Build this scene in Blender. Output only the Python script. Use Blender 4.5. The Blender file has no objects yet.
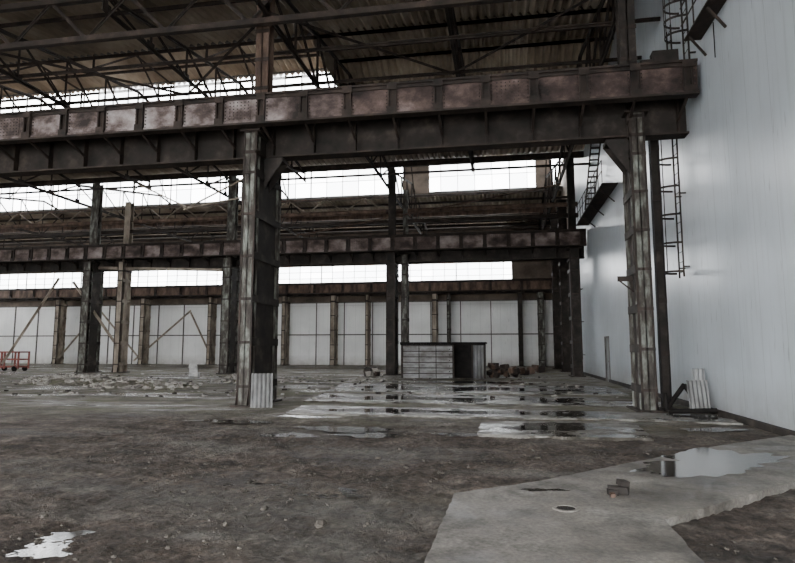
import bpy, math, random
from mathutils import Vector, noise, Matrix
random.seed(7)
D=bpy.data; SC=bpy.context.scene

# ------------------------------------------------------------------ materials
def newmat(name):
    m=D.materials.new(name); m.use_nodes=True
    nt=m.node_tree; b=nt.nodes['Principled BSDF']
    return m,nt,b
def ramp(nt,stops,fac):
    r=nt.nodes.new('ShaderNodeValToRGB'); e=r.color_ramp.elements
    while len(e)<len(stops): e.new(0.5)
    for i,(p,c) in enumerate(stops):
        e[i].position=p
        e[i].color=(c[0],c[1],c[2],1) if hasattr(c,'__len__') else (c,c,c,1)
    nt.links.new(fac,r.inputs[0]); return r.outputs[0]
def coords(nt,st=(1,1,1),loc=(0,0,0)):
    t=nt.nodes.new('ShaderNodeTexCoord'); mp=nt.nodes.new('ShaderNodeMapping')
    mp.inputs['Scale'].default_value=st; mp.inputs['Location'].default_value=loc
    nt.links.new(t.outputs['Object'],mp.inputs[0]); return mp.outputs[0]
def ntex(nt,scale,st=(1,1,1),detail=6,rough=0.6,loc=(0,0,0)):
    n=nt.nodes.new('ShaderNodeTexNoise'); n.inputs['Scale'].default_value=scale
    n.inputs['Detail'].default_value=detail; n.inputs['Roughness'].default_value=rough
    nt.links.new(coords(nt,st,loc),n.inputs['Vector']); return n.outputs[0]
def mix(nt,fac,a,b,mode='MIX'):
    n=nt.nodes.new('ShaderNodeMix'); n.data_type='RGBA'; n.blend_type=mode
    for s,v in ((n.inputs[0],fac),(n.inputs[6],a),(n.inputs[7],b)):
        if isinstance(v,bpy.types.NodeSocket): nt.links.new(v,s)
        elif hasattr(v,'__len__'): s.default_value=(v[0],v[1],v[2],1)
        else:
            s.default_value=v if s==n.inputs[0] else (v,v,v,1)
    return n.outputs[2]
def math2(nt,op,a,b):
    n=nt.nodes.new('ShaderNodeMath'); n.operation=op
    for i,v in enumerate((a,b)):
        if isinstance(v,bpy.types.NodeSocket): nt.links.new(v,n.inputs[i])
        else: n.inputs[i].default_value=v
    return n.outputs[0]
def sepxyz(nt):
    t=nt.nodes.new('ShaderNodeTexCoord'); sp=nt.nodes.new('ShaderNodeSeparateXYZ'); nt.links.new(t.outputs['Object'],sp.inputs[0]); return sp.outputs
def maprange(nt,s,a,b,c=0,d=1):
    mr=nt.nodes.new('ShaderNodeMapRange')
    for i,v in enumerate((a,b,c,d)): mr.inputs[i+1].default_value=v
    nt.links.new(s,mr.inputs[0]); return mr.outputs[0]
def bump(nt,b,h,strength,dist):
    n=nt.nodes.new('ShaderNodeBump'); n.inputs['Strength'].default_value=strength; n.inputs['Distance'].default_value=dist
    nt.links.new(h,n.inputs['Height']); nt.links.new(n.outputs[0],b.inputs['Normal'])
def simple(name,stops,scale=2,st=(1,1,1),rough=0.7,bs=0.2,bd=0.01,metal=0,detail=7,spec=0.5):
    m,nt,b=newmat(name)
    f=ntex(nt,scale,st,detail)
    nt.links.new(ramp(nt,stops,f),b.inputs['Base Color'])
    b.inputs['Roughness'].default_value=rough; b.inputs['Metallic'].default_value=metal
    b.inputs['Specular IOR Level'].default_value=spec
    if bs: bump(nt,b,ntex(nt,scale*8),bs,bd)
    return m

DARK=simple('dark_rusty_steel_and_rib_shade',[(0.3,(.009,.007,.006)),(0.55,(.028,.020,.016)),(0.75,(.062,.043,.034))],2.0,rough=.75,spec=.3)
DARK2=simple('sooty_steel',[(0.3,(.009,.008,.007)),(0.55,(.027,.022,.019)),(0.72,(.070,.056,.047))],1.5,rough=.8,spec=.3)
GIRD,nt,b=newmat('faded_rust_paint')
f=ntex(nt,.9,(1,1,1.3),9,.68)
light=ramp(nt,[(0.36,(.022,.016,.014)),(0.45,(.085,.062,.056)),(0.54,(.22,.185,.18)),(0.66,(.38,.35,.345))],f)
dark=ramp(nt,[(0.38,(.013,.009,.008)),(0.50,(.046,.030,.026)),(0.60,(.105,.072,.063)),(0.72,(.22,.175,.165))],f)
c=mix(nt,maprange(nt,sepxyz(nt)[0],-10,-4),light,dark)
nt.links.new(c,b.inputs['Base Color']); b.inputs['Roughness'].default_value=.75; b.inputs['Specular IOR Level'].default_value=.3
GIRD2=simple('brown_rust_paint',[(0.34,(.02,.014,.012)),(0.46,(.075,.053,.047)),(0.56,(.17,.135,.125)),(0.70,(.30,.26,.25))],.8,st=(1,1,1.4),rough=.75,spec=.3,detail=9)
BROWN=simple('brown_rust',[(0.3,(.02,.012,.009)),(0.5,(.080,.051,.037)),(0.7,(.15,.102,.077))],2.2,st=(1,1,.4),rough=.75,spec=.3)
GREEN=simple('peeling_green_grey_paint',[(0.34,(.017,.013,.010)),(0.47,(.050,.043,.036)),(0.57,(.12,.125,.108)),(0.70,(.235,.25,.225))],2.6,st=(1.5,1.5,.6),rough=.65,spec=.3,detail=9)
TAN=simple('tan_paint',[(0.3,(.07,.052,.038)),(0.55,(.25,.21,.165)),(0.75,(.39,.35,.285))],1.6,st=(1,1,.5),rough=.7)
ROOF=simple('weathered_corrugated_roof',[(0.3,(.11,.084,.060)),(0.5,(.29,.235,.175)),(0.68,(.48,.41,.32))],.45,st=(1,.5,1),rough=.85,bs=.1)
CONC=simple('old_concrete',[(0.3,(.12,.108,.094)),(0.5,(.25,.235,.21)),(0.7,(.38,.365,.335))],3.0,rough=.85,bs=.5,bd=.02)
METAL=simple('galvanised_sheet',[(0.3,(.05,.048,.045)),(0.5,(.13,.13,.128)),(0.7,(.25,.255,.255))],1.6,st=(1,1,.5),rough=.6,metal=.2)
SHED=simple('weathered_shed_sheet',[(0.34,(.10,.09,.08)),(0.5,(.24,.245,.24)),(0.66,(.40,.41,.405))],1.4,st=(.6,1,1),rough=.6)
RED=simple('red_paint',[(0.3,(.08,.02,.014)),(0.6,(.24,.06,.045))],3,rough=.6)
BLACK=simple('black_rubbery_steel_and_shade',[(0.3,(.004,.004,.004)),(0.7,(.014,.012,.011))],3,rough=.8,spec=.1)
WHITE=simple('dirty_white_plastic',[(0.3,(.25,.25,.24)),(0.6,(.5,.5,.48))],3,rough=.6)
FRAME=simple('window_frame_steel',[(0.3,(.05,.045,.04)),(0.7,(.14,.13,.12))],3,rough=.7)
STONE=simple('stone',[(0.3,(.022,.019,.015)),(0.7,(.12,.105,.088))],3,rough=.9)

def panel_mat(name,col,axis,pitch,streak=.5,rough=.35,hp=None,drip=.4):
    m,nt,b=newmat(name)
    big=ntex(nt,.35,(1,1,1),4)
    s=ntex(nt,1.3,(6,6,.25),8,.7)
    c=ramp(nt,[(0.3,[v*.78 for v in col]),(0.7,col)],big)
    dirt=ramp(nt,[(0.52,(0,0,0)),(0.78,(1,1,1))],s)
    c=mix(nt,dirt,c,[v*(1-streak) for v in col])
    d1=ramp(nt,[(0.67,0),(0.72,drip)],ntex(nt,1.6,(5,5,.7),3,.5,(3,8,1)))
    c=mix(nt,d1,c,[v*.4 for v in col])
    sp=sepxyz(nt)
    def joint(sock,p,w,c):
        r=math2(nt,'LESS_THAN',math2(nt,'FRACT',math2(nt,'MULTIPLY',sock,1/p),0),w/p)
        return mix(nt,r,c,[v*.6 for v in col])
    c=joint(sp[axis],pitch,.018,c)
    if hp: c=joint(sp[2],hp,.03,c)
    mu=math2(nt,'MULTIPLY',maprange(nt,sp[2],0,1.1,1,0),ntex(nt,2.5))
    c=mix(nt,mu,c,(.16,.14,.11))
    nt.links.new(c,b.inputs['Base Color']); b.inputs['Roughness'].default_value=rough
    return m
WALLR=panel_mat('white_sandwich_panel',(.52,.57,.61),1,1.15,.32,.30,drip=.6)
WALLB=panel_mat('white_profiled_cladding',(.74,.75,.74),0,1.0,.2,.6,3.1)
WALLU=simple('brown_upper_cladding',[(0.3,(.05,.039,.030)),(0.6,(.14,.108,.084))],.8,rough=.85)

GLASS,nt,b=newmat('frosted_old_glass')
tr=nt.nodes.new('ShaderNodeBsdfTranslucent'); tr.inputs[0].default_value=(.9,.93,.95,1)
tp=nt.nodes.new('ShaderNodeBsdfTransparent'); tp.inputs[0].default_value=(.9,.93,.95,1)
mx=nt.nodes.new('ShaderNodeMixShader'); mx.inputs[0].default_value=.6
nt.links.new(tr.outputs[0],mx.inputs[1]); nt.links.new(tp.outputs[0],mx.inputs[2])
nt.links.new(mx.outputs[0],nt.nodes['Material Output'].inputs[0])

WATER,nt,b=newmat('standing_water')
b.inputs['Base Color'].default_value=(.05,.046,.040,1); b.inputs['Roughness'].default_value=.08; b.inputs['IOR'].default_value=1.33
b.inputs['Specular IOR Level'].default_value=.45
bump(nt,b,ntex(nt,9),.05,.01)

# floor: brown dirt near, with worn grey concrete patches, trampled wet concrete and moss farther in
FLOOR,nt,b=newmat('wet_dirt_and_concrete_floor')
n1=ntex(nt,.9,(1,1,1),12,.72); n2=ntex(nt,13,(1,1,1),10,.8); n3=ntex(nt,.35,(.6,1,1),6,.6,(5,2,0)); n4=ntex(nt,2.6,(1,1,1),8,.7,(4,9,0))
dirt=ramp(nt,[(0.34,(.026,.018,.013)),(0.46,(.066,.050,.039)),(0.56,(.110,.087,.071)),(0.68,(.185,.157,.133))],n1)
fine=ramp(nt,[(0.36,.35),(0.5,.9),(0.66,1.8)],n2)
mid=ramp(nt,[(0.36,.45),(0.52,1.0),(0.66,1.5)],n4)
dirt=mix(nt,1.0,mix(nt,1.0,dirt,fine,'MULTIPLY'),mid,'MULTIPLY')
# dusty grey patches of old concrete surfacing through the dirt
worn=ramp(nt,[(0.50,0),(0.62,.75)],ntex(nt,.45,(.45,1,1),9,.68,(8,4,0)))
wc=mix(nt,.6,ramp(nt,[(0.36,(.09,.082,.072)),(0.62,(.20,.19,.172))],n4),fine,'MULTIPLY')
dirt=mix(nt,worn,dirt,wc)
conc=ramp(nt,[(0.34,(.055,.048,.037)),(0.47,(.12,.108,.085)),(0.58,(.205,.192,.163)),(0.70,(.32,.305,.27))],n1)
conc=mix(nt,.7,conc,fine,'MULTIPLY')
moss=ramp(nt,[(0.5,0),(0.62,.7)],ntex(nt,.5,(.7,1,1),7,.65,(1,7,2)))
conc=mix(nt,moss,conc,(.100,.098,.050))
sp=sepxyz(nt)
msk=ramp(nt,[(0.55,0),(0.95,1)],math2(nt,'ADD',maprange(nt,sp[1],12,20),n3))
wetn=ntex(nt,.55,(.35,1,1),7,.62,(11,3,0))
wet=ramp(nt,[(0.52,0),(0.60,1)],wetn)
col=mix(nt,msk,dirt,conc)
col=mix(nt,1.0,col,mix(nt,wet,(1,1,1),(.62,.59,.55)),'MULTIPLY')
nt.links.new(col,b.inputs['Base Color'])
wm=math2(nt,'MULTIPLY',wet,msk)
nearwet=math2(nt,'MULTIPLY',wet,.45)
nt.links.new(ramp(nt,[(0,.85),(1,.16)],math2(nt,'MAXIMUM',wm,nearwet)),b.inputs['Roughness'])
b.inputs['Specular IOR Level'].default_value=.35
hm=math2(nt,'MULTIPLY',math2(nt,'ADD',n2,n4),math2(nt,'SUBTRACT',1.0,wm))
bump(nt,b,hm,1.0,.06)

def slabmat(name,stops,rst,bst):
    m,nt,b=newmat(name)
    n1=ntex(nt,.9,(.8,1,1),11,.7); n2=ntex(nt,24,(1,1,1),6,.75); n3=ntex(nt,2.2,(1,1,1),8,.7,(7,1,3))
    c=ramp(nt,stops,n1)
    c=mix(nt,.7,c,ramp(nt,[(0.35,.45),(0.65,1.4)],n2),'MULTIPLY')
    c=mix(nt,1.0,c,ramp(nt,[(0.38,.55),(0.52,1.0),(0.65,1.2)],n3),'MULTIPLY')
    nt.links.new(c,b.inputs['Base Color'])
    nt.links.new(ramp(nt,rst,n1),b.inputs['Roughness']); bump(nt,b,n2,bst,.01)
    b.inputs['Specular IOR Level'].default_value=.4
    return m
SLAB=slabmat('damp_concrete_slab',[(0.36,(.095,.084,.071)),(0.5,(.170,.156,.137)),(0.64,(.245,.232,.21))],[(0.4,.35),(0.55,.75)],.4)
WSLAB=slabmat('wet_concrete_slab',[(0.38,(.045,.040,.033)),(0.5,(.110,.102,.088)),(0.62,(.205,.197,.178))],[(0.46,.08),(0.55,.6)],.2)

# ------------------------------------------------------------------ mesh builder
class MB:
    def __init__(s,name,mats): s.n=name; s.m=mats; s.v=[]; s.f=[]; s.mi=[]
    def add(s,vs,fs,m=0):
        o=len(s.v); s.v+= [tuple(v) for v in vs]
        for f in fs: s.f.append(tuple(i+o for i in f)); s.mi.append(m)
    def box(s,x0,x1,y0,y1,z0,z1,m=0):
        s.add([(x0,y0,z0),(x1,y0,z0),(x1,y1,z0),(x0,y1,z0),(x0,y0,z1),(x1,y0,z1),(x1,y1,z1),(x0,y1,z1)],
              [(3,2,1,0),(4,5,6,7),(0,1,5,4),(1,2,6,5),(2,3,7,6),(3,0,4,7)],m)
    def bar(s,p,q,w,h=None,m=0,up=(0,0,1)):
        h=h or w; p=Vector(p); q=Vector(q); d=(q-p).normalized(); up=Vector(up)
        if abs(d.dot(up))>.98: up=Vector((0,1,0))
        a=d.cross(up).normalized()*w/2; c=a.cross(d).normalized()*h/2
        s.add([p-a-c,p+a-c,p+a+c,p-a+c,q-a-c,q+a-c,q+a+c,q-a+c],
              [(0,1,2,3),(7,6,5,4),(4,5,1,0),(5,6,2,1),(6,7,3,2),(7,4,0,3)],m)
    def angle(s,p,q,w,m=0,t=.012):
        s.bar(p,q,w,t*2,m); s.bar(p,q,t*2,w,m)
    def tube(s,p,q,r,n=8,m=0):
        p=Vector(p); q=Vector(q); d=(q-p).normalized(); up=Vector((0,0,1)) if abs(d.z)<.9 else Vector((1,0,0))
        a=d.cross(up).normalized(); c=a.cross(d)
        vs=[]
        for e in (p,q):
            for i in range(n):
                t=2*math.pi*i/n; vs.append(e+a*math.cos(t)*r+c*math.sin(t)*r)
        fs=[(i,(i+1)%n,n+(i+1)%n,n+i) for i in range(n)]+[tuple(range(n-1,-1,-1)),tuple(range(n,2*n))]
        s.add(vs,fs,m)
    def corr(s,o,u,v,ul,vl,per,amp,m=0,sub=4,vn=1):
        o=Vector(o);u=Vector(u).normalized();v=Vector(v).normalized();n=u.cross(v)
        k=max(2,int(ul/per*sub)); vs=[]
        for j in range(vn+1):
            for i in range(k+1):
                a=ul*i/k; vs.append(o+u*a+v*(vl*j/vn)+n*(amp*math.sin(2*math.pi*a/per+.4)))
        fs=[(j*(k+1)+i,j*(k+1)+i+1,(j+1)*(k+1)+i+1,(j+1)*(k+1)+i) for j in range(vn) for i in range(k)]
        s.add(vs,fs,m)
    def rock(s,c,r,m=0,flat=.7):
        t=(1+5**.5)/2
        P=[(-1,t,0),(1,t,0),(-1,-t,0),(1,-t,0),(0,-1,t),(0,1,t),(0,-1,-t),(0,1,-t),(t,0,-1),(t,0,1),(-t,0,-1),(-t,0,1)]
        Fc=[(0,11,5),(0,5,1),(0,1,7),(0,7,10),(0,10,11),(1,5,9),(5,11,4),(11,10,2),(10,7,6),(7,1,8),(3,9,4),(3,4,2),(3,2,6),(3,6,8),(3,8,9),(4,9,5),(2,4,11),(6,2,10),(8,6,7),(9,8,1)]
        R=Matrix.Rotation(random.random()*6.28,3,'Z')@Matrix.Rotation(random.random()*6.28,3,'X')
        sx,sy,sz=[random.uniform(.6,1.3) for _ in range(3)]
        vs=[]
        for p in P:
            q=R@(Vector((p[0]*sx,p[1]*sy,p[2]*sz))*(r/1.9*random.uniform(.8,1.15))); q.z*=flat; vs.append(q+Vector(c))
        s.add(vs,Fc,m)
    def chunk(s,c,sx,sy,sz,m=0,tilt=.5):
        R=Matrix.Rotation(random.random()*6.28,3,'Z')@Matrix.Rotation(random.uniform(-tilt,tilt),3,'X')@Matrix.Rotation(random.uniform(-tilt,tilt),3,'Y')
        vs=[R@Vector((x*sx/2*random.uniform(.7,1),y*sy/2*random.uniform(.7,1),z*sz/2*random.uniform(.8,1)))+Vector(c) for z in(-1,1) for x,y in((-1,-1),(1,-1),(1,1),(-1,1))]
        s.add(vs,[(3,2,1,0),(4,5,6,7),(0,1,5,4),(1,2,6,5),(2,3,7,6),(3,0,4,7)],m)
    def build(s,smooth=False):
        me=D.meshes.new(s.n+'_mesh'); me.from_pydata(s.v,[],s.f)
        for m in s.m: me.materials.append(m)
        me.polygons.foreach_set('material_index',s.mi)
        if smooth: me.polygons.foreach_set('use_smooth',[True]*len(s.f))
        me.update(); o=D.objects.new(s.n,me); SC.collection.objects.link(o); return o

XL=-62.0; XR=5.5
ROWS=[17.3,38.5,59.2]

# ------------------------------------------------------------------ ground / floor
mb=MB('floor',[FLOOR])
def rut(x,y,x0,s,w):
    d=abs(x-(x0+s*(y-8))-.25*math.sin(y*.7)); return -math.exp(-(d/w)**2)+.5*math.exp(-((d-2*w)/w)**2)
def hgt(x,y):
    e=min(1,(x+10)/2,(XR-x)/1.0,(y-2)/1.0,(16.5-y)/3); e=max(0,e)
    n=noise.noise(Vector((x*.6,y*.6,0)))*.03+noise.noise(Vector((x*2.1,y*2.1,3)))*.022+noise.noise(Vector((x*7,y*7,5)))*.024+noise.noise(Vector((x*17,y*17,9)))*.020
    n+=.024*rut(x,y,-2.2,-.75,.16)+.022*rut(x,y,-.6,-.75,.16)+.018*rut(x,y,-4.5,-.2,.2)
    return (n-.008)*e
nx,ny=360,340; vs=[];fs=[]
x0,x1,y0,y1=-10,XR,2,16.5
for j in range(ny+1):
    y=y0+(y1-y0)*(j/ny)**1.35
    for i in range(nx+1):
        x=x0+(x1-x0)*i/nx; vs.append((x,y,hgt(x,y)))
for j in range(ny):
    for i in range(nx):
        a=j*(nx+1)+i; fs.append((a,a+1,a+nx+2,a+nx+1))
mb.add(vs,fs)
def quad(mb,x0,x1,y0,y1,z,m=0): mb.add([(x0,y0,z),(x1,y0,z),(x1,y1,z),(x0,y1,z)],[(0,1,2,3)],m)
quad(mb,XL,-10,-8,61,0); quad(mb,-10,XR,16.5,61,0); quad(mb,-10,XR,-8,2,0)
mb.build(True)
OUT=simple('pale_bounce_ground',[(0.3,(.30,.29,.27)),(0.7,(.45,.44,.42))],1,rough=.9)
mb=MB('ground_outside_bounce',[OUT]); quad(mb,-160,120,-140,160,-.15); mb.build()  # unseen plane, blocks light from below; made pale to bounce daylight onto the roof

def slab(name,pts,z,mat,th=.12,jit=.02,step=.18):
    P=[]
    for i in range(len(pts)):
        a=Vector(pts[i]);b_=Vector(pts[(i+1)%len(pts)]); L=(b_-a).length; k=max(1,int(L/step))
        for j in range(k):
            p=a.lerp(b_,j/k)
            P.append((p.x+random.uniform(-jit,jit),p.y+random.uniform(-jit,jit)))
    n=len(P); mb=MB(name,[mat])
    mb.add([(x,y,z) for x,y in P]+[(x,y,z-th) for x,y in P],[tuple(range(n))]+[(i,n+i,n+(i+1)%n,(i+1)%n) for i in range(n)])
    return mb.build()
slab('concrete_slab',[(1.45,2),(1.5,5.3),(1.5,6.2),(3.5,8.2),(5.4,10.1),(5.42,12.6),(3.6,11),(1.62,8.98),(.44,7.73),(-.55,6.92),(-.6,4.9),(-.65,2)],.075,SLAB,jit=.012,step=.12)
slab('concrete_slab',[(-.5,11.9),(1.2,11.75),(2.75,11.9),(2.9,13.9),(.5,14.1),(-.45,13.8)],.05,WSLAB,jit=.03)
slab('concrete_slab',[(-5.6,15.0),(-1,14.9),(3.2,15.0),(5.3,14.6),(5.35,16.4),(1.5,16.8),(-5.8,17.0)],.04,WSLAB,jit=.04)
slab('concrete_slab',[(-6.3,18.5),(-1,18.4),(3.2,18.5),(3.2,21.6),(-6.6,21.8)],.035,WSLAB,jit=.04)
slab('concrete_slab',[(-6.9,23),(-1,22.8),(4.6,23),(4.6,28),(-7.6,28.2)],.03,WSLAB,jit=.04)

PUD=[]
def puddle(cx,cy,rx,ry,z,seed,rot=0):
    PUD.append((cx,cy,max(rx,.3)*1.3,max(ry,.3)*1.6))
    n=96;P=[]
    for i in range(n):
        t=2*math.pi*i/n
        r=1+.6*noise.noise(Vector((math.cos(t)*1.3,math.sin(t)*1.3,seed*3.7)))+.35*noise.noise(Vector((math.cos(t)*4,math.sin(t)*4,seed*1.9)))+.12*noise.noise(Vector((math.cos(t)*11,math.sin(t)*11,seed*1.3)))
        x=math.cos(t)*rx*r;y=math.sin(t)*ry*r
        P.append((cx+x*math.cos(rot)-y*math.sin(rot),cy+x*math.sin(rot)+y*math.cos(rot),z))
    mb=MB('puddle',[WATER]); mb.add(P,[tuple(range(n))]); mb.build()
puddle(2.9,9.35,1.35,.68,.079,1,.65)
puddle(.45,7.25,.24,.08,.078,2,.2)
puddle(-3.3,12.3,.95,.5,.026,3)
puddle(-2.6,11.6,.6,.28,.020,4)
puddle(-4.1,11.3,.6,.26,.018,5)
puddle(-3.7,4.95,.75,.35,-.027,6,.3)
puddle(-2.7,7.1,.9,.35,-.012,7)
puddle(-.9,11.9,.5,.22,.020,11)
puddle(-6.2,13.2,1.0,.3,.018,12)
puddle(4.4,13.6,.6,.3,.020,10,.3)
puddle(1.0,12.9,.9,.4,.053,9)
puddle(.3,15.8,1.9,.45,.043,13)
puddle(-3.2,15.9,1.7,.4,.043,14)
puddle(-3.0,20,2.4,.8,.038,15)
puddle(1.3,20.2,1.4,.6,.038,16)
puddle(0,25.2,2.8,1.2,.033,17)
puddle(-5,25.5,1.6,.9,.033,18)
puddle(-2,30.5,3.4,.8,.010,19)
def onpud(x,y): return any(((x-a)/c)**2+((y-b_)/d)**2<1 for a,b_,c,d in PUD)

mb=MB('drain_cover',[DARK2,SLAB])
n=32; vs=[]; dz=.02; DX,DYc=.62,6.45
for r,z in ((.135,.056),(.135,.068),(.10,.068),(.095,.060)):
    vs+=[(DX+r*math.cos(2*math.pi*i/n),DYc+r*math.sin(2*math.pi*i/n),z+dz) for i in range(n)]
fs=[(k*n+i,k*n+(i+1)%n,(k+1)*n+(i+1)%n,(k+1)*n+i) for k in range(3) for i in range(n)]
mb.add(vs,fs,1); mb.add([(DX+.096*math.cos(2*math.pi*i/n),DYc+.096*math.sin(2*math.pi*i/n),.061+dz) for i in range(n)],[tuple(range(n))],0)
for k in range(-3,4): mb.box(DX+k*.024-.005,DX+k*.024+.005,DYc-.07,DYc+.07,.061+dz,.066+dz,0)
mb.build()
mb=MB('broken_bricks',[BROWN,DARK2])
mb.chunk((1.27,7.2,.12),.24,.13,.085,1,.05); mb.chunk((1.33,7.24,.19),.2,.12,.06,1,.15); mb.chunk((1.2,7.15,.105),.12,.1,.06,1,.1); mb.chunk((1.18,7.05,.095),.1,.06,.04,0,.1)
mb.build()

mb=MB('gravel_stones',[STONE])
def inslab(x,y):
    if y<7.2 and -.8<x<1.65: return True
    if x>-.8 and 6<y<13.2 and abs((y-x)-5.9)<2.1: return True
    if x>-.7 and y>11.6: return True
    return False
c=0
while c<3400:
    y=3.6+(13-3.6)*random.random()**1.3; x=random.uniform(-7,5.3)
    if inslab(x,y): continue
    if noise.noise(Vector((x*.8,y*.8,2)))<-.05 and random.random()<.8: continue
    r=random.choice([.008,.010,.012,.018])*random.uniform(.7,1.3)
    if random.random()<.012: r=random.uniform(.03,.05)
    mb.rock((x,y,hgt(x,y)+r*.15),r); c+=1
mb.rock((-1.75,5.7,.02),.09); mb.rock((4.7,8.4,.03),.09)
mb.build()

# ------------------------------------------------------------------ walls
mb=MB('wall_right',[WALLR,WALLU])
DY0,DY1,DZ=32.0,33.3,2.35
mb.box(XR,XR+.2,-8,DY0,-.1,17.8,0); mb.box(XR,XR+.2,DY1,44.5,-.1,17.8,0); mb.box(XR,XR+.2,DY0,DY1,DZ,17.8,0)
mb.box(XR,XR+.2,44.5,60.3,-.1,17.8,1)
mb.build()
mb=MB('door_1',[FRAME,METAL])
mb.box(XR-.03,XR+.1,DY0,DY0+.09,0,DZ); mb.box(XR-.03,XR+.1,DY1-.09,DY1,0,DZ); mb.box(XR-.03,XR+.1,DY0,DY1,DZ-.09,DZ)
mb.box(XR+.04,XR+.09,DY0+.09,DY1-.09,0,DZ-.09,1); mb.tube((XR-.03,DY0+.25,1.05),(XR+.05,DY0+.25,1.05),.02); mb.box(XR-.04,XR-.02,DY0+.2,DY0+.36,1.03,1.07)
mb.build()
mb=MB('baseboard_right',[DARK2,CONC])
mb.box(XR-.10,XR,-2,DY0,0,.14,0); mb.box(XR-.10,XR,DY1,44.5,0,.14,0)
mb.build()
mb=MB('wall_back',[WALLB,WALLU,FRAME])
YB=60.3
mb.box(XL,XR,YB,YB+.2,-.1,6.6,0); mb.box(XL,XR,YB,YB+.2,6.6,8.5,1); mb.box(XL,XR,YB,YB+.2,10.5,12.6,1); mb.box(XL,XR,YB,YB+.2,13.7,15,1)
x=XL
while x<XR:
    mb.box(x,x+.10,YB-.08,YB,0,6.6,2); x+=3.05
for z in (3.1,6.5): mb.box(XL,XR,YB-.07,YB,z,z+.12,2)
mb.build()
mb=MB('wall_left',[WALLB,WALLU]); mb.box(XL-.2,XL,-8,60.5,-.1,7,0); mb.box(XL-.2,XL,-8,60.5,9.5,15,1); mb.build()
mb=MB('unseen_front_light_blocker',[WALLU]); mb.box(XL,-40,-8.2,-8,-.1,15.6,0); mb.box(-40,XR,-8.2,-8,9.0,15.6,0)  # unseen wall added behind the camera to cut front light on the columns
for x in (-40,-28,-16,-5): mb.box(x-.25,x+.25,-8.4,-7.9,0,9)
mb.build()

# ------------------------------------------------------------------ windows
WN=[0]
def quadz(mb,xa,xb,y,za,zb,m): mb.add([(xa,y,za),(xb,y,za),(xb,y,zb),(xa,y,zb)],[(0,1,2,3)],m)
def glazing(xa,xb,y,z0,z1,step=1.0,rows=2,opaque=(),missing=.45,bar=.022):
    WN[0]+=1; mb=MB('window_%d'%WN[0],[FRAME,GLASS,WALLU])
    mb.box(xa,xb,y-.05,y+.05,z0-.05,z0+.05); mb.box(xa,xb,y-.05,y+.05,z1-.05,z1+.05)
    for r in range(1,rows):
        z=z0+(z1-z0)*r/rows; mb.box(xa,xb,y-.025,y+.025,z-bar,z+bar)
    n=int((xb-xa)/step)
    for i in range(n+1):
        x=xa+i*step; w=.05 if i%6==0 else bar
        mb.box(x-w,x+w,y-.04,y+.04,z0,z1)
        for r in range(rows):
            za=z0+(z1-z0)*r/rows; zb=z0+(z1-z0)*(r+1)/rows
            if random.random()>missing and x+step<=xb: quadz(mb,x+.02,x+step-.02,y,za+.03,zb-.03,1)
    for a,b_ in opaque: mb.box(a,b_,y-.10,y-.05,z0,z1,2)
    mb.build()
S1a,S1b=24.3,31.0
S2a,S2b=45.2,51.0
LZ0,LZ1=15.9,17.6
glazing(XL,-8.2,S1b,15.1,LZ1,1.0,2)
glazing(XL,-8.2,S1a,LZ0,LZ1,1.5,2)
glazing(XL,4.9,S2b,15.4,18.4,1.5,2,opaque=((-8.4,-6.0),(3.2,4.6)))
glazing(XL,4.9,S2a,16.8,18.4,3,1)
glazing(XL,1.2,YB+.1,8.5,10.5,1.2,3,missing=.3)
glazing(XL,1.2,YB+.1,12.6,13.7,1.5,1)
glazing(XL,XR,2.5,15.9,18.2,1.5,2); glazing(XL,XR,9.5,15.9,18.2,1.5,2)  # unseen lantern over the camera, added to let in top light
mb=MB('trim_1',[WALLU]); mb.box(1.2,XR,YB,YB+.2,8.4,13.8); mb.build()

# ------------------------------------------------------------------ roof
mb=MB('ceiling',[ROOF,DARK,WALLU])
VZ=14.5
def slope(xa,xb,ya,za,yb,zb,vn=1):
    L=math.hypot(yb-ya,zb-za)
    mb.corr((xa,ya,za),(1,0,0),(0,(yb-ya)/L,(zb-za)/L),xb-xa,L,.36,.10,0,4,vn)
    mb.add([(xa,ya,za+.18),(xb,ya,za+.18),(xb,yb,zb+.18),(xa,yb,zb+.18)],[(0,1,2,3)],2)
    n=max(2,int(L/1.9))
    for i in range(n+1):
        y=ya+(yb-ya)*i/n; z=za+(zb-za)*i/n-.17
        mb.box(xa,xb,y-.04,y+.04,z-.07,z+.07,1)
slope(XL,XR,-8.2,14.6,2.5,15.9); slope(XL,XR,9.5,15.9,ROWS[0],VZ)
slope(XL,XR,2.1,18.2,6,18.6); slope(XL,XR,6,18.6,9.9,18.2)
slope(XL,XR,ROWS[0],VZ,S1a,LZ0); slope(XL,XR,S1b,15.2,ROWS[1],VZ)
slope(XL,-8.1,S1a-.4,LZ1+.05,(S1a+S1b)/2,LZ1+.5); slope(XL,-8.1,(S1a+S1b)/2,LZ1+.5,S1b+.4,LZ1+.05)
slope(-8.1,XR,S1a,LZ0,(S1a+S1b)/2,LZ0+.5); slope(-8.1,XR,(S1a+S1b)/2,LZ0+.5,S1b,15.2)
mb.add([(-8.1,S1a,15.4),(-8.1,S1b,15.0),(-8.1,S1b,18),(-8.1,S1a,18)],[(0,1,2,3)],0)
slope(XL,XR,ROWS[1],VZ,S2a,16.7); slope(XL,XR,S2b,15.4,YB+.3,VZ-.2)
slope(XL,XR,S2a-.4,18.45,48.1,18.9); slope(XL,XR,48.1,18.9,S2b+.4,18.45)
mb.build()

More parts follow.
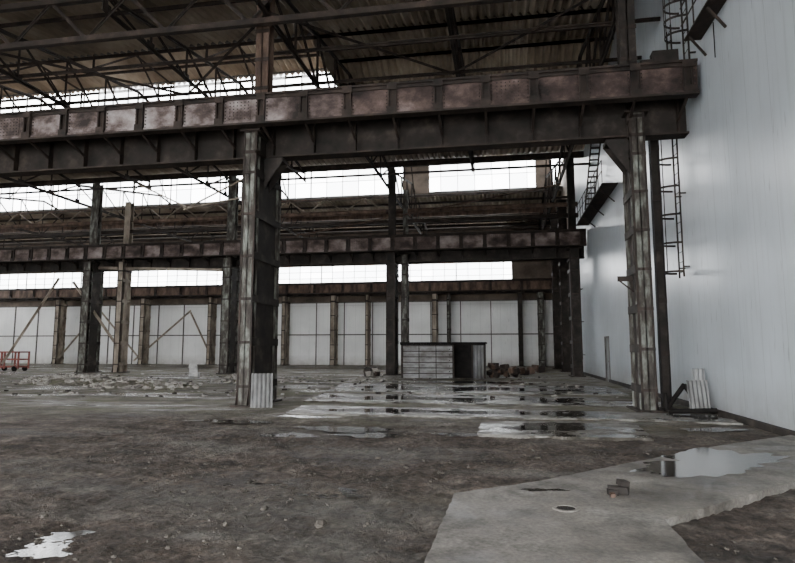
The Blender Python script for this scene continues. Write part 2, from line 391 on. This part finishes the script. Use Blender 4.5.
# ------------------------------------------------------------------ trusses
def truss(x,ya,yb,ridge,bz=12.6,ez=13.9,lan=None):
    mb=MB('roof_truss',[DARK])
    n=8; yc=(ya+yb)/2
    def top(y): return ez+(ridge-ez)*(1-abs(y-yc)/((yb-ya)/2))
    mb.angle((x,ya,bz),(x,yb,bz),.2)
    mb.angle((x,ya,ez),(x,yc,ridge),.18); mb.angle((x,yc,ridge),(x,yb,ez),.18)
    ys=[ya+(yb-ya)*i/n for i in range(n+1)]
    for i,y in enumerate(ys):
        mb.angle((x,y,bz),(x,y,top(y)),.10)
        if i<n:
            if i<n/2: mb.angle((x,y,top(y)),(x,ys[i+1],bz),.11)
            else: mb.angle((x,y,bz),(x,ys[i+1],top(ys[i+1])),.11)
        mb.box(x-.02,x+.02,y-.22,y+.22,bz-.1,bz+.25)
    if lan:
        a,b_,z=lan
        mb.angle((x,a,15),(x,a,z),.12); mb.angle((x,b_,15),(x,b_,z),.12)
        mb.angle((x,a,15.2),(x,(a+b_)/2,z),.1); mb.angle((x,b_,15.2),(x,(a+b_)/2,z),.1); mb.angle((x,a,z-.1),(x,b_,z-.1),.12)
    mb.build()
TX=[-55.3,-43.4,-31.1,-19.2,-7.35,4.0]
for x in TX:
    truss(x,ROWS[0],ROWS[1],15.6,lan=(S1a,S1b,17.6) if x<-8 else None)
    truss(x,ROWS[1],ROWS[2]+.8,15.9,lan=(S2a,S2b,18.4))
for x in TX[1:]: truss(x,-7.5,ROWS[0],15.6)
for x in (-25.2,-13.3,-1.6): truss(x,ROWS[0],ROWS[1],15.6,bz=13.4,lan=(S1a,S1b,17.6) if x<-8 else None)
mb=MB('roof_bracing',[DARK,BROWN])
for Y in (20.0,22.7,35.9,43.8,54.3):
    mb.angle((XL,Y,12.75),(XR,Y,12.75),.15)
for Y0,Y1 in ((17.3,22.7),):
    for i in range(len(TX)-1):
        mb.angle((TX[i],Y0,12.7),((TX[i]+TX[i+1])/2,Y1,12.7),.10); mb.angle(((TX[i]+TX[i+1])/2,Y1,12.7),(TX[i+1],Y0,12.7),.10)
z0,z1=12.4,13.9; Y=17.3
mb.box(XL,XR,Y-.1,Y+.1,z0-.1,z0+.1); mb.box(XL,XR,Y-.1,Y+.1,z1-.1,z1+.1)
x=XL
while x<XR-3:
    mb.angle((x,Y,z0),(x+1.5,Y,z1),.12); mb.angle((x+1.5,Y,z1),(x+3,Y,z0),.12); x+=3
for Y in (38.5,59.4): mb.box(XL,XR,Y-.12,Y+.12,14.0,14.3)
mb.build()

# ------------------------------------------------------------------ crane girders
def girder(xa,xb,yf,z0,z1,yb_,zb0,step,mat,name='crane_girder',bolts=True,low=DARK2):
    mb=MB(name,[mat,DARK,low])
    h=z1-z0
    mb.box(xa,xb,yf+.02,yf+.05,z0,z1,0)
    mb.box(xa,xb,yf-.08,yf+.22,z1-.03,z1+.03,1)
    mb.box(xa,xb,yf-.10,yf+.22,z0-.03,z0+.03,1)
    mb.box(xa,xb,yf-.02,yf+.02,z1-.13,z1-.03,1); mb.box(xa,xb,yf-.02,yf+.02,z0+.03,z0+.12,0)
    mb.box(xa,xb,yf,yb_+.35,z1+.03,z1+.05,2)
    mb.box(xa,xb,yb_,yb_+.04,zb0,z1,2); mb.box(xa,xb,yb_-.22,yb_+.26,zb0-.05,zb0,1); mb.box(xa,xb,yb_-.22,yb_+.26,z1-.05,z1,1)
    mb.box(xa,xb,yb_-.05,yb_+.08,z1+.05,z1+.19,1)
    k=int((xb-xa)/step)
    for i in range(k+1):
        x=xb-.25-i*step
        if x<xa: break
        mb.box(x-.12,x-.08,yf-.09,yf+.02,z0+.03,z1-.03,1); mb.box(x+.08,x+.12,yf-.09,yf+.02,z0+.03,z1-.03,1)
        mb.box(x-.10,x+.10,yf-.0,yf+.02,z0+.03,z1-.03,1)
        mb.box(x-.14,x+.14,yf-.11,yf-.08,z0+.03,z0+.22,1); mb.box(x-.14,x+.14,yf-.11,yf-.08,z1-.2,z1-.03,1)
        mb.box(x-.015,x+.015,yb_-.2,yb_,zb0,z1,1)
        mb.bar((x,yf+.1,z0),(x,yb_-.05,zb0+.35),.07,.07,1)
        if bolts and x>-20:
            for r in range(7):
                z=z0+.13+r*(h-.26)/6
                for dx in (-.17,.17):
                    mb.box(x+dx-.016,x+dx+.016,yf-.005,yf+.02,z-.016,z+.016,1)
        if i%6==4:
            mb.box(x+.25,x+1.0,yf+.0,yf+.02,z0+.12,z1-.13,0)
            if x>-20:
                for a in range(6):
                    for c_ in range(6): mb.box(x+.31+a*.12,x+.34+a*.12,yf-.015,yf,z0+.18+c_*(h-.4)/5,z0+.21+c_*(h-.4)/5,1)
    mb.build()
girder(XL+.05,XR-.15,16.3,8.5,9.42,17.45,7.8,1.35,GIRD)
girder(XL+.05,XR-.15,37.6,8.1,9.1,38.8,7.5,1.5,GIRD2,bolts=False)
girder(XL+.05,XR-.15,58.4,7.4,8.4,59.2,7.2,3,BROWN,bolts=False)
mb=MB('crane_buffer_stop',[DARK2])
mb.box(4.5,5.2,17.3,17.65,9.62,10.3); mb.bar((4.2,17.45,9.66),(4.6,17.45,10.2),.12); mb.tube((4.2,17.47,10.0),(4.5,17.47,10.0),.12,10)
mb.build()
mb=MB('overhead_pipes',[BROWN,DARK,TAN])
mb.tube((XL+.4,39.2,11.1),(XR-.4,39.2,11.1),.16,10,0)
mb.box(XL+.4,XR-.4,38.9,39.2,10.2,10.45,1)
mb.box(XL+.4,XR-.4,53.9,54.2,14.0,14.6,0)
mb.box(XL+.4,XR-.4,59.0,59.2,11.0,11.5,0)
mb.tube((-14,39,9.6),(4.0,38.2,12.2),.05,6,0)
mb.build()

# ------------------------------------------------------------------ columns
def column(x0,x1,ya,yb_,z1,mf,ms=None,lace=False,batt=1.5,top=None):
    mb=MB('steel_column',[mf,ms or DARK2,DARK,CONC])
    t=.03; xc=(x0+x1)/2
    for a,b_ in ((ya,ya+.28),(yb_-.28,yb_)):
        mb.box(x0,x1,a,a+t,0,z1,0); mb.box(x0,x1,b_-t,b_,0,z1,0); mb.box(xc-t/2,xc+t/2,a,b_,0,z1,0)
    mb.box(x0+.06,x1-.06,ya+.25,yb_-.25,0,z1,1)
    mb.box(x0-.01,x0+.05,ya-.02,ya+.02,0,z1,2); mb.box(x1-.05,x1+.01,ya-.02,ya+.02,0,z1,2)
    z=.5
    while z<z1:
        mb.box(x0-.015,x0+.02,ya,yb_,z,z+.22,1); mb.box(x1-.02,x1+.015,ya,yb_,z,z+.22,1)
        mb.box(x0-.015,x1+.015,ya-.03,ya+.01,z+.05,z+.13,2)
        z+=batt
    mb.box(x0-.15,x1+.15,ya-.15,yb_+.15,0,.05,2)
    for xx in (x0+.02,x1-.04): mb.add([(xx,ya-.14,.05),(xx,ya,.05),(xx,ya,.6)],[(0,1,2)],2)
    mb.box(x0-.12,x1+.12,ya-.1,yb_+.1,z1-.05,z1,2)
    mb.box(x0-.03,x1+.03,ya-.02,yb_+.02,z1-.75,z1-.65,2)
    if top:
        ta,tb,tz,tm=top
        mb.box(ta,tb,ya+.45,ya+.50,z1,tz,tm); mb.box(ta,tb,ya+.85,ya+.9,z1,tz,tm); mb.box((ta+tb)/2-.02,(ta+tb)/2+.02,ya+.45,ya+.9,z1,tz,tm)
    return mb.build()
for x in (-55.4,-43.4,-31.2,-19.4):
    column(x-.3,x+.3,16.6,18.1,8.44,GREEN,top=(x-.28,x+.28,13.9,0))
column(-7.72,-7.30,16.6,18.7,8.44,GREEN,batt=1.3)
mb=MB('column_corbel',[DARK2,DARK])
for xa,xb,y in ((-7.30,-6.7,17.2),(3.1,3.72,17.3)):
    mb.box(xa,xb,y,y+.5,7.6,7.72,0)
    for yy in (y,y+.45):
        a,b_=(xa,xb) if xa<0 else (xb,xa)
        mb.add([(a,yy,7.6),(b_,yy,7.6),(a,yy,6.7)],[(0,1,2)],0); mb.add([(a,yy+.03,7.6),(b_,yy+.03,7.6),(a,yy+.03,6.7)],[(2,1,0)],0)
mb.build()
for x,mm in ((-7.6,BROWN),(3.95,DARK2)):
    mb=MB('upper_column',[mm,DARK])
    mb.box(x-.28,x+.18,17.6,17.65,9.5,13.9,0); mb.box(x-.28,x+.18,18.0,18.05,9.5,13.9,0); mb.box(x-.07,x-.03,17.6,18.05,9.5,13.9,1)
    mb.box(x-.34,x+.24,17.5,18.1,9.48,9.54,1)
    for z in (10.2,11.2,12.2,13.2): mb.box(x-.3,x+.2,17.58,17.6,z,z+.12,1)
    mb.build()
column(3.72,4.12,17.1,18.3,8.44,GREEN,batt=1.1)
mb=MB('steel_post',[DARK2,DARK])
mb.box(4.46,4.48,17.9,18.15,0,9.3); mb.box(4.68,4.70,17.9,18.15,0,9.3); mb.box(4.48,4.68,18.0,18.03,0,9.3); mb.box(4.40,4.80,17.8,18.25,0,.05,1)
for z in (1.5,3,4.5,6,7.5): mb.box(4.46,4.70,17.89,17.91,z,z+.15,1)
mb.build()
mb=MB('mounting_bracket',[DARK]); mb.box(3.3,3.72,17.5,17.53,3.6,3.75); mb.bar((3.35,17.5,3.62),(3.72,17.5,3.3),.04,.04); mb.build()
column(-29.7,-29.1,37.8,39.3,8.0,GREEN,top=(-29.7,-29.1,13.9,0))
column(-18.9,-18.3,37.8,39.3,8.0,GREEN,top=(-18.9,-18.3,13.9,0))
column(-7.35,-6.8,37.8,39.3,8.0,DARK2,top=(-7.3,-6.85,13.9,0))
column(4.35,4.9,37.8,39.3,8.0,DARK2,top=(4.4,4.85,13.9,0))
column(-43.3,-42.7,37.8,39.3,8.0,GREEN)
column(-27.2,-26.75,38.2,39.2,8.0,TAN,TAN,top=(-27.2,-26.75,12.5,0))
column(-6.45,-6.05,38.4,39.2,8.0,GREEN,top=(-6.4,-6.1,12.5,0))
for x,w,m in ((-49,.5,TAN),(-38.5,.5,TAN),(-30.6,.4,TAN),(-22.3,.4,TAN),(-17,.5,TAN),(-13.4,.3,TAN),(-6.5,.5,TAN),(-5.1,.3,GREEN),(1.9,.4,DARK2),(3.9,.6,GREEN)):
    column(x-w/2,x+w/2,58.6,59.8,7.2,m,m if m==TAN else None)
for y in (45.5,52): column(4.5,5.1,y,y+1,13,DARK2)

for p,q in (((-36.5,38.5,.6),(-32.2,38.5,6.9)),((-31,38.5,6.6),(-27.4,38.5,2.2)),((-39.5,59,.4),(-33,59,5.8)),((-33,59,5.6),(-30.8,59,1.5)),((-43,38.5,7),(-37,38.5,2)),((-49,59,.4),(-44,59,6)),((-44,59,6),(-38.6,59,.4)),
            ((-29,38.5,7.6),(-19,38.5,7.2)),((-11,18.9,6.6),(-8.8,18.9,7.6)),((-10.9,18.9,6.7),(-12.8,18.9,7.6)),((-10.9,18.9,6.65),(-7.75,18.9,7.1))):
    mb=MB('diagonal_brace',[TAN]); w=.2 if p[1]>30 else .05
    mb.angle(p,q,w,0,.02); mb.build()
mb=MB('walkway_truss',[TAN,BROWN])
mb.box(XL+.3,-8,39.9,40.0,11.3,11.42,1); mb.box(XL+.3,-8,39.9,40.0,12.3,12.4,1)
x=-50
while x<-9:
    mb.bar((x,39.95,11.35),(x+1.4,39.95,12.35),.06,.08,0); mb.bar((x+1.4,39.95,12.35),(x+2.8,39.95,11.35),.06,.08,0); x+=2.8
mb.build()

# ------------------------------------------------------------------ caged ladders / rails on right wall
def ladder(y,z0,z1,cz0,cz1,xw=XR,hoop=.85,dep=.52):
    mb=MB('caged_ladder',[DARK2])
    xf=xw-.18
    for dy in (-.22,.22): mb.box(xf-.02,xf+.02,y+dy-.022,y+dy+.022,z0,z1)
    z=z0+.15
    while z<z1: mb.tube((xf,y-.22,z),(xf,y+.22,z),.011,6); z+=.3
    z=z0+.3
    while z<z1:
        for dy in (-.22,.22): mb.box(xf,xw-.005,y+dy-.02,y+dy+.02,z-.02,z+.02)
        z+=2.2
    def pt(t,z): return Vector((xf-.03-dep*max(0,math.sin(t))**.9,y-.36*math.cos(t),z))
    z=cz0
    while z<=cz1+.01:
        N=14
        for i in range(N):
            mb.bar(pt(math.pi*i/N,z),pt(math.pi*(i+1)/N,z),.02,.06)
        z+=hoop
    for t in (.9,1.57,2.25): mb.bar(pt(t,cz0),pt(t,cz1),.025,.010)
    mb.build()
ladder(18.55,3.8,11.6,3.95,9.1)
ladder(17.0,9.6,12.4,10.5,12.2,hoop=.45)
ladder(41.2,1.0,9.5,4.0,9.0,hoop=.9)
mb=MB('safety_railing',[DARK])
def rail(x,ya,yb_,z,h=1.05):
    for hh in (h,.55): mb.tube((x,ya,z+hh),(x,yb_,z+hh),.022,6)
    y=ya
    while y<=yb_+.01: mb.tube((x,y,z),(x,y,z+h),.02,6); y+=1.1
mb.box(5.05,XR-.01,14.4,16.3,10.0,10.04); rail(5.07,14.4,16.5,10.0)
mb.tube((5.07,14.4,11.05),(XR-.01,14.4,11.05),.022,6); mb.tube((5.07,14.4,10.55),(XR-.01,14.4,10.55),.022,6)
mb.box(4.75,XR-.01,28,37.5,9.3,9.36); rail(4.78,28,37.5,9.4)
for y in (14.6,16,29,32,35): mb.bar((5.1 if y<20 else 4.8,y,9.33 if y>20 else 9.95),(XR-.01,y,8.7 if y>20 else 9.4),.05,.05)
mb.bar((5.2,33.5,9.4),(5.2,30.5,12.2),.06,.12); mb.bar((4.75,33.5,9.4),(4.75,30.5,12.2),.06,.12)
for i in range(12):
    t=i/12; mb.box(4.75,5.2,33.5-3*t-.12,33.5-3*t+.12,9.4+2.8*t,9.43+2.8*t)
mb.build()
mb=MB('hanging_cable',[BLACK])
pts=[(5.46,15.3,9.93),(5.45,15.28,9.4),(5.42,15.2,8.95)]
for a,b_ in zip(pts,pts[1:]): mb.tube(a,b_,.014,5)
mb.build()

# ------------------------------------------------------------------ metal shed
mb=MB('corrugated_metal_shed',[SHED,DARK2,BLACK,DARK,METAL])
xa,xb,ya,yb_,H=-5.75,-.95,34.6,37.1,2.0
mb.corr((xa,ya,0),(0,0,1),(1,0,0),H-.08,-2.75-xa,.32,.06,0,8); mb.corr((-1.65,ya,0),(1,0,0),(0,0,1),.7,H-.08,.2,.05,4,6)
z=.24
while z<H-.1:
    mb.box(xa,-2.75,ya-.065,ya+.02,z,z+.05,3); z+=.32  # dark strips put the shade between the ribs into colour
for x in (-4.75,-3.75): mb.box(x-.02,x+.02,ya-.075,ya,0,H-.08,3)
mb.corr((xa,ya,0),(0,1,0),(0,0,1),yb_-ya,H,.16,.025,4); mb.corr((xb,ya,0),(0,1,0),(0,0,1),yb_-ya,H,.16,.025,4)
mb.box(xa,xb,yb_-.03,yb_,0,H,1)
mb.box(xa-.12,xb+.1,ya-.22,yb_+.1,H,H+.08,2); mb.box(xa-.1,xb+.08,ya-.18,ya-.14,H-.1,H,2)
for x in (xa,-2.75,-1.65,xb): mb.box(x-.05,x+.05,ya-.09,ya+.03,0,H,3)
mb.box(-2.75,-1.65,ya-.03,ya+.03,H-.25,H,2)
mb.box(-3.0,-1.4,ya+.5,ya+.55,0,H,2); mb.box(-3.0,-2.95,ya+.05,ya+.5,0,H,2); mb.box(-1.5,-1.45,ya+.05,ya+.5,0,H,2)  # black panels behind the opening, painting the shade of its interior
mb.build()

# ------------------------------------------------------------------ small items
mb=MB('scrap_heap',[DARK,BROWN,CONC])
for i in range(26):
    mb.chunk((random.uniform(-.6,.9),random.uniform(35,36.2),random.uniform(.1,.75)),random.uniform(.3,.7),.3,random.uniform(.15,.4),random.choice([0,0,1]),.3)
mb.build()
mb=MB('scrap_heap',[DARK,BROWN,CONC])
for i in range(8): mb.chunk((random.uniform(-8.3,-7.6),random.uniform(36,36.6),random.uniform(.1,.4)),.5,.4,.3,random.choice([0,2]),.2)
mb.build()
mb=MB('scrap_heap',[DARK,BROWN,CONC])
for i in range(8): mb.chunk((random.uniform(1.2,2.6),random.uniform(39,40),random.uniform(.1,.5)),.6,.4,.4,random.choice([0,1]),.2)
mb.build()
def rubble(cx,cy,rx,ry,h,n):
    mb=MB('rubble_pile',[CONC,FLOOR]); N=24
    vs=[(cx,cy,h*.7)]
    for r in (.35,.7,1.0):
        for i in range(N):
            t=2*math.pi*i/N; z=h*.7*(1-r**1.5)+random.uniform(-.03,.05); vs.append((cx+rx*r*math.cos(t),cy+ry*r*math.sin(t),max(z,-.02) if r<1 else -.03))
    fs=[(0,1+i,1+(i+1)%N) for i in range(N)]
    for k in range(2): fs+=[(1+k*N+i,1+(k+1)*N+i,1+(k+1)*N+(i+1)%N,1+k*N+(i+1)%N) for i in range(N)]
    mb.add(vs,fs,1)
    for i in range(n):
        t=random.random()*6.28; r=random.random()**.6*1.15
        s_=random.uniform(.10,.38); mb.chunk((cx+rx*r*math.cos(t),cy+ry*r*math.sin(t),max(.02,h*.7*(1-r**1.5)+.03)),s_,s_*.7,s_*random.uniform(.2,.5),0,.5)
    mb.build()
rubble(-20.5,27,3.4,1.8,.42,150); rubble(-16.2,25,2.4,1.6,.36,110); rubble(-23.5,29,2.6,1.5,.34,70); rubble(-14.3,33,1.6,.8,.35,50); rubble(-6.9,31,1.1,.6,.15,25); rubble(-12.5,29,2.4,1.2,.12,50)
mb=MB('scattered_debris',[CONC,DARK])
k=0
while k<380:
    x=random.uniform(-28,4); y=random.uniform(19,37); s_=random.uniform(.05,.22)
    if onpud(x,y) or (-6.2<x<-.4 and y>34): continue
    mb.chunk((x,y,s_*.12+(.035 if x>-7 and y<28.3 else 0)),s_,s_*.7,s_*.3,random.choice([0,0,1]),.3); k+=1
mb.build()
mb=MB('cement_bag',[WHITE])
for i in range(3): mb.chunk((-18.4+random.uniform(-.05,.05),33.5,.15+i*.26),.7,.5,.28,0,.06)
mb.build()
mb=MB('corrugated_sheet',[METAL])
mb.corr((-7.1,16.2,.02),(.95,.25,0),(-.10,.25,.95),.62,1.0,.12,.018,0,6)
mb.build()
mb=MB('scrap_corrugated_sheet',[METAL,BLACK])
mb.corr((4.78,16.6,.05),(.9,.3,0),(0,.25,.95),.6,.85,.12,.018,0,6)
mb.corr((4.95,17.0,.05),(.9,.2,0),(.1,.2,.95),.35,1.15,.12,.018,0,6)
mb.build()
mb=MB('bent_steel_pipe',[BLACK])
mb.tube((4.15,16.5,.10),(4.75,16.9,.75),.06); mb.tube((4.75,16.9,.75),(5.0,16.9,.35),.06); mb.tube((4.2,16.4,.1),(5.3,16.2,.16),.06); mb.tube((4.2,16.5,.1),(4.2,16.6,.55),.05)
mb.build()
mb=MB('red_trolley_frame',[RED,BLACK])
X,Y=-38.2,39.2
for dx in (0,1.2,2.4):
    for dy in (0,1): mb.box(X+dx-.05,X+dx+.05,Y+dy-.05,Y+dy+.05,.2,1.5)
for z in (.35,.9,1.45):
    for dy in (0,1): mb.box(X,X+2.4,Y+dy-.05,Y+dy+.05,z-.05,z+.05)
    for dx in (0,2.4): mb.box(X+dx-.04,X+dx+.04,Y,Y+1,z-.05,z+.05)
for dx in (.3,2.1):
    for dy in (0,1): mb.tube((X+dx,Y+dy-.06,.2),(X+dx,Y+dy+.06,.2),.2,14,1)
mb.build()

# ------------------------------------------------------------------ light
w=D.worlds.new('overcast_sky'); SC.world=w; w.use_nodes=True; nt=w.node_tree
bg=nt.nodes['Background']; bg.inputs[0].default_value=(.985,.99,1.0,1); bg.inputs[1].default_value=14.5
cam=D.cameras.new('camera'); cam.sensor_width=36; cam.lens=590/795*36; cam.clip_end=500
co=D.objects.new('camera',cam); co.location=(0,0,1.7); co.rotation_euler=(math.radians(96.5),0,math.radians(9.9)); SC.collection.objects.link(co); SC.camera=co
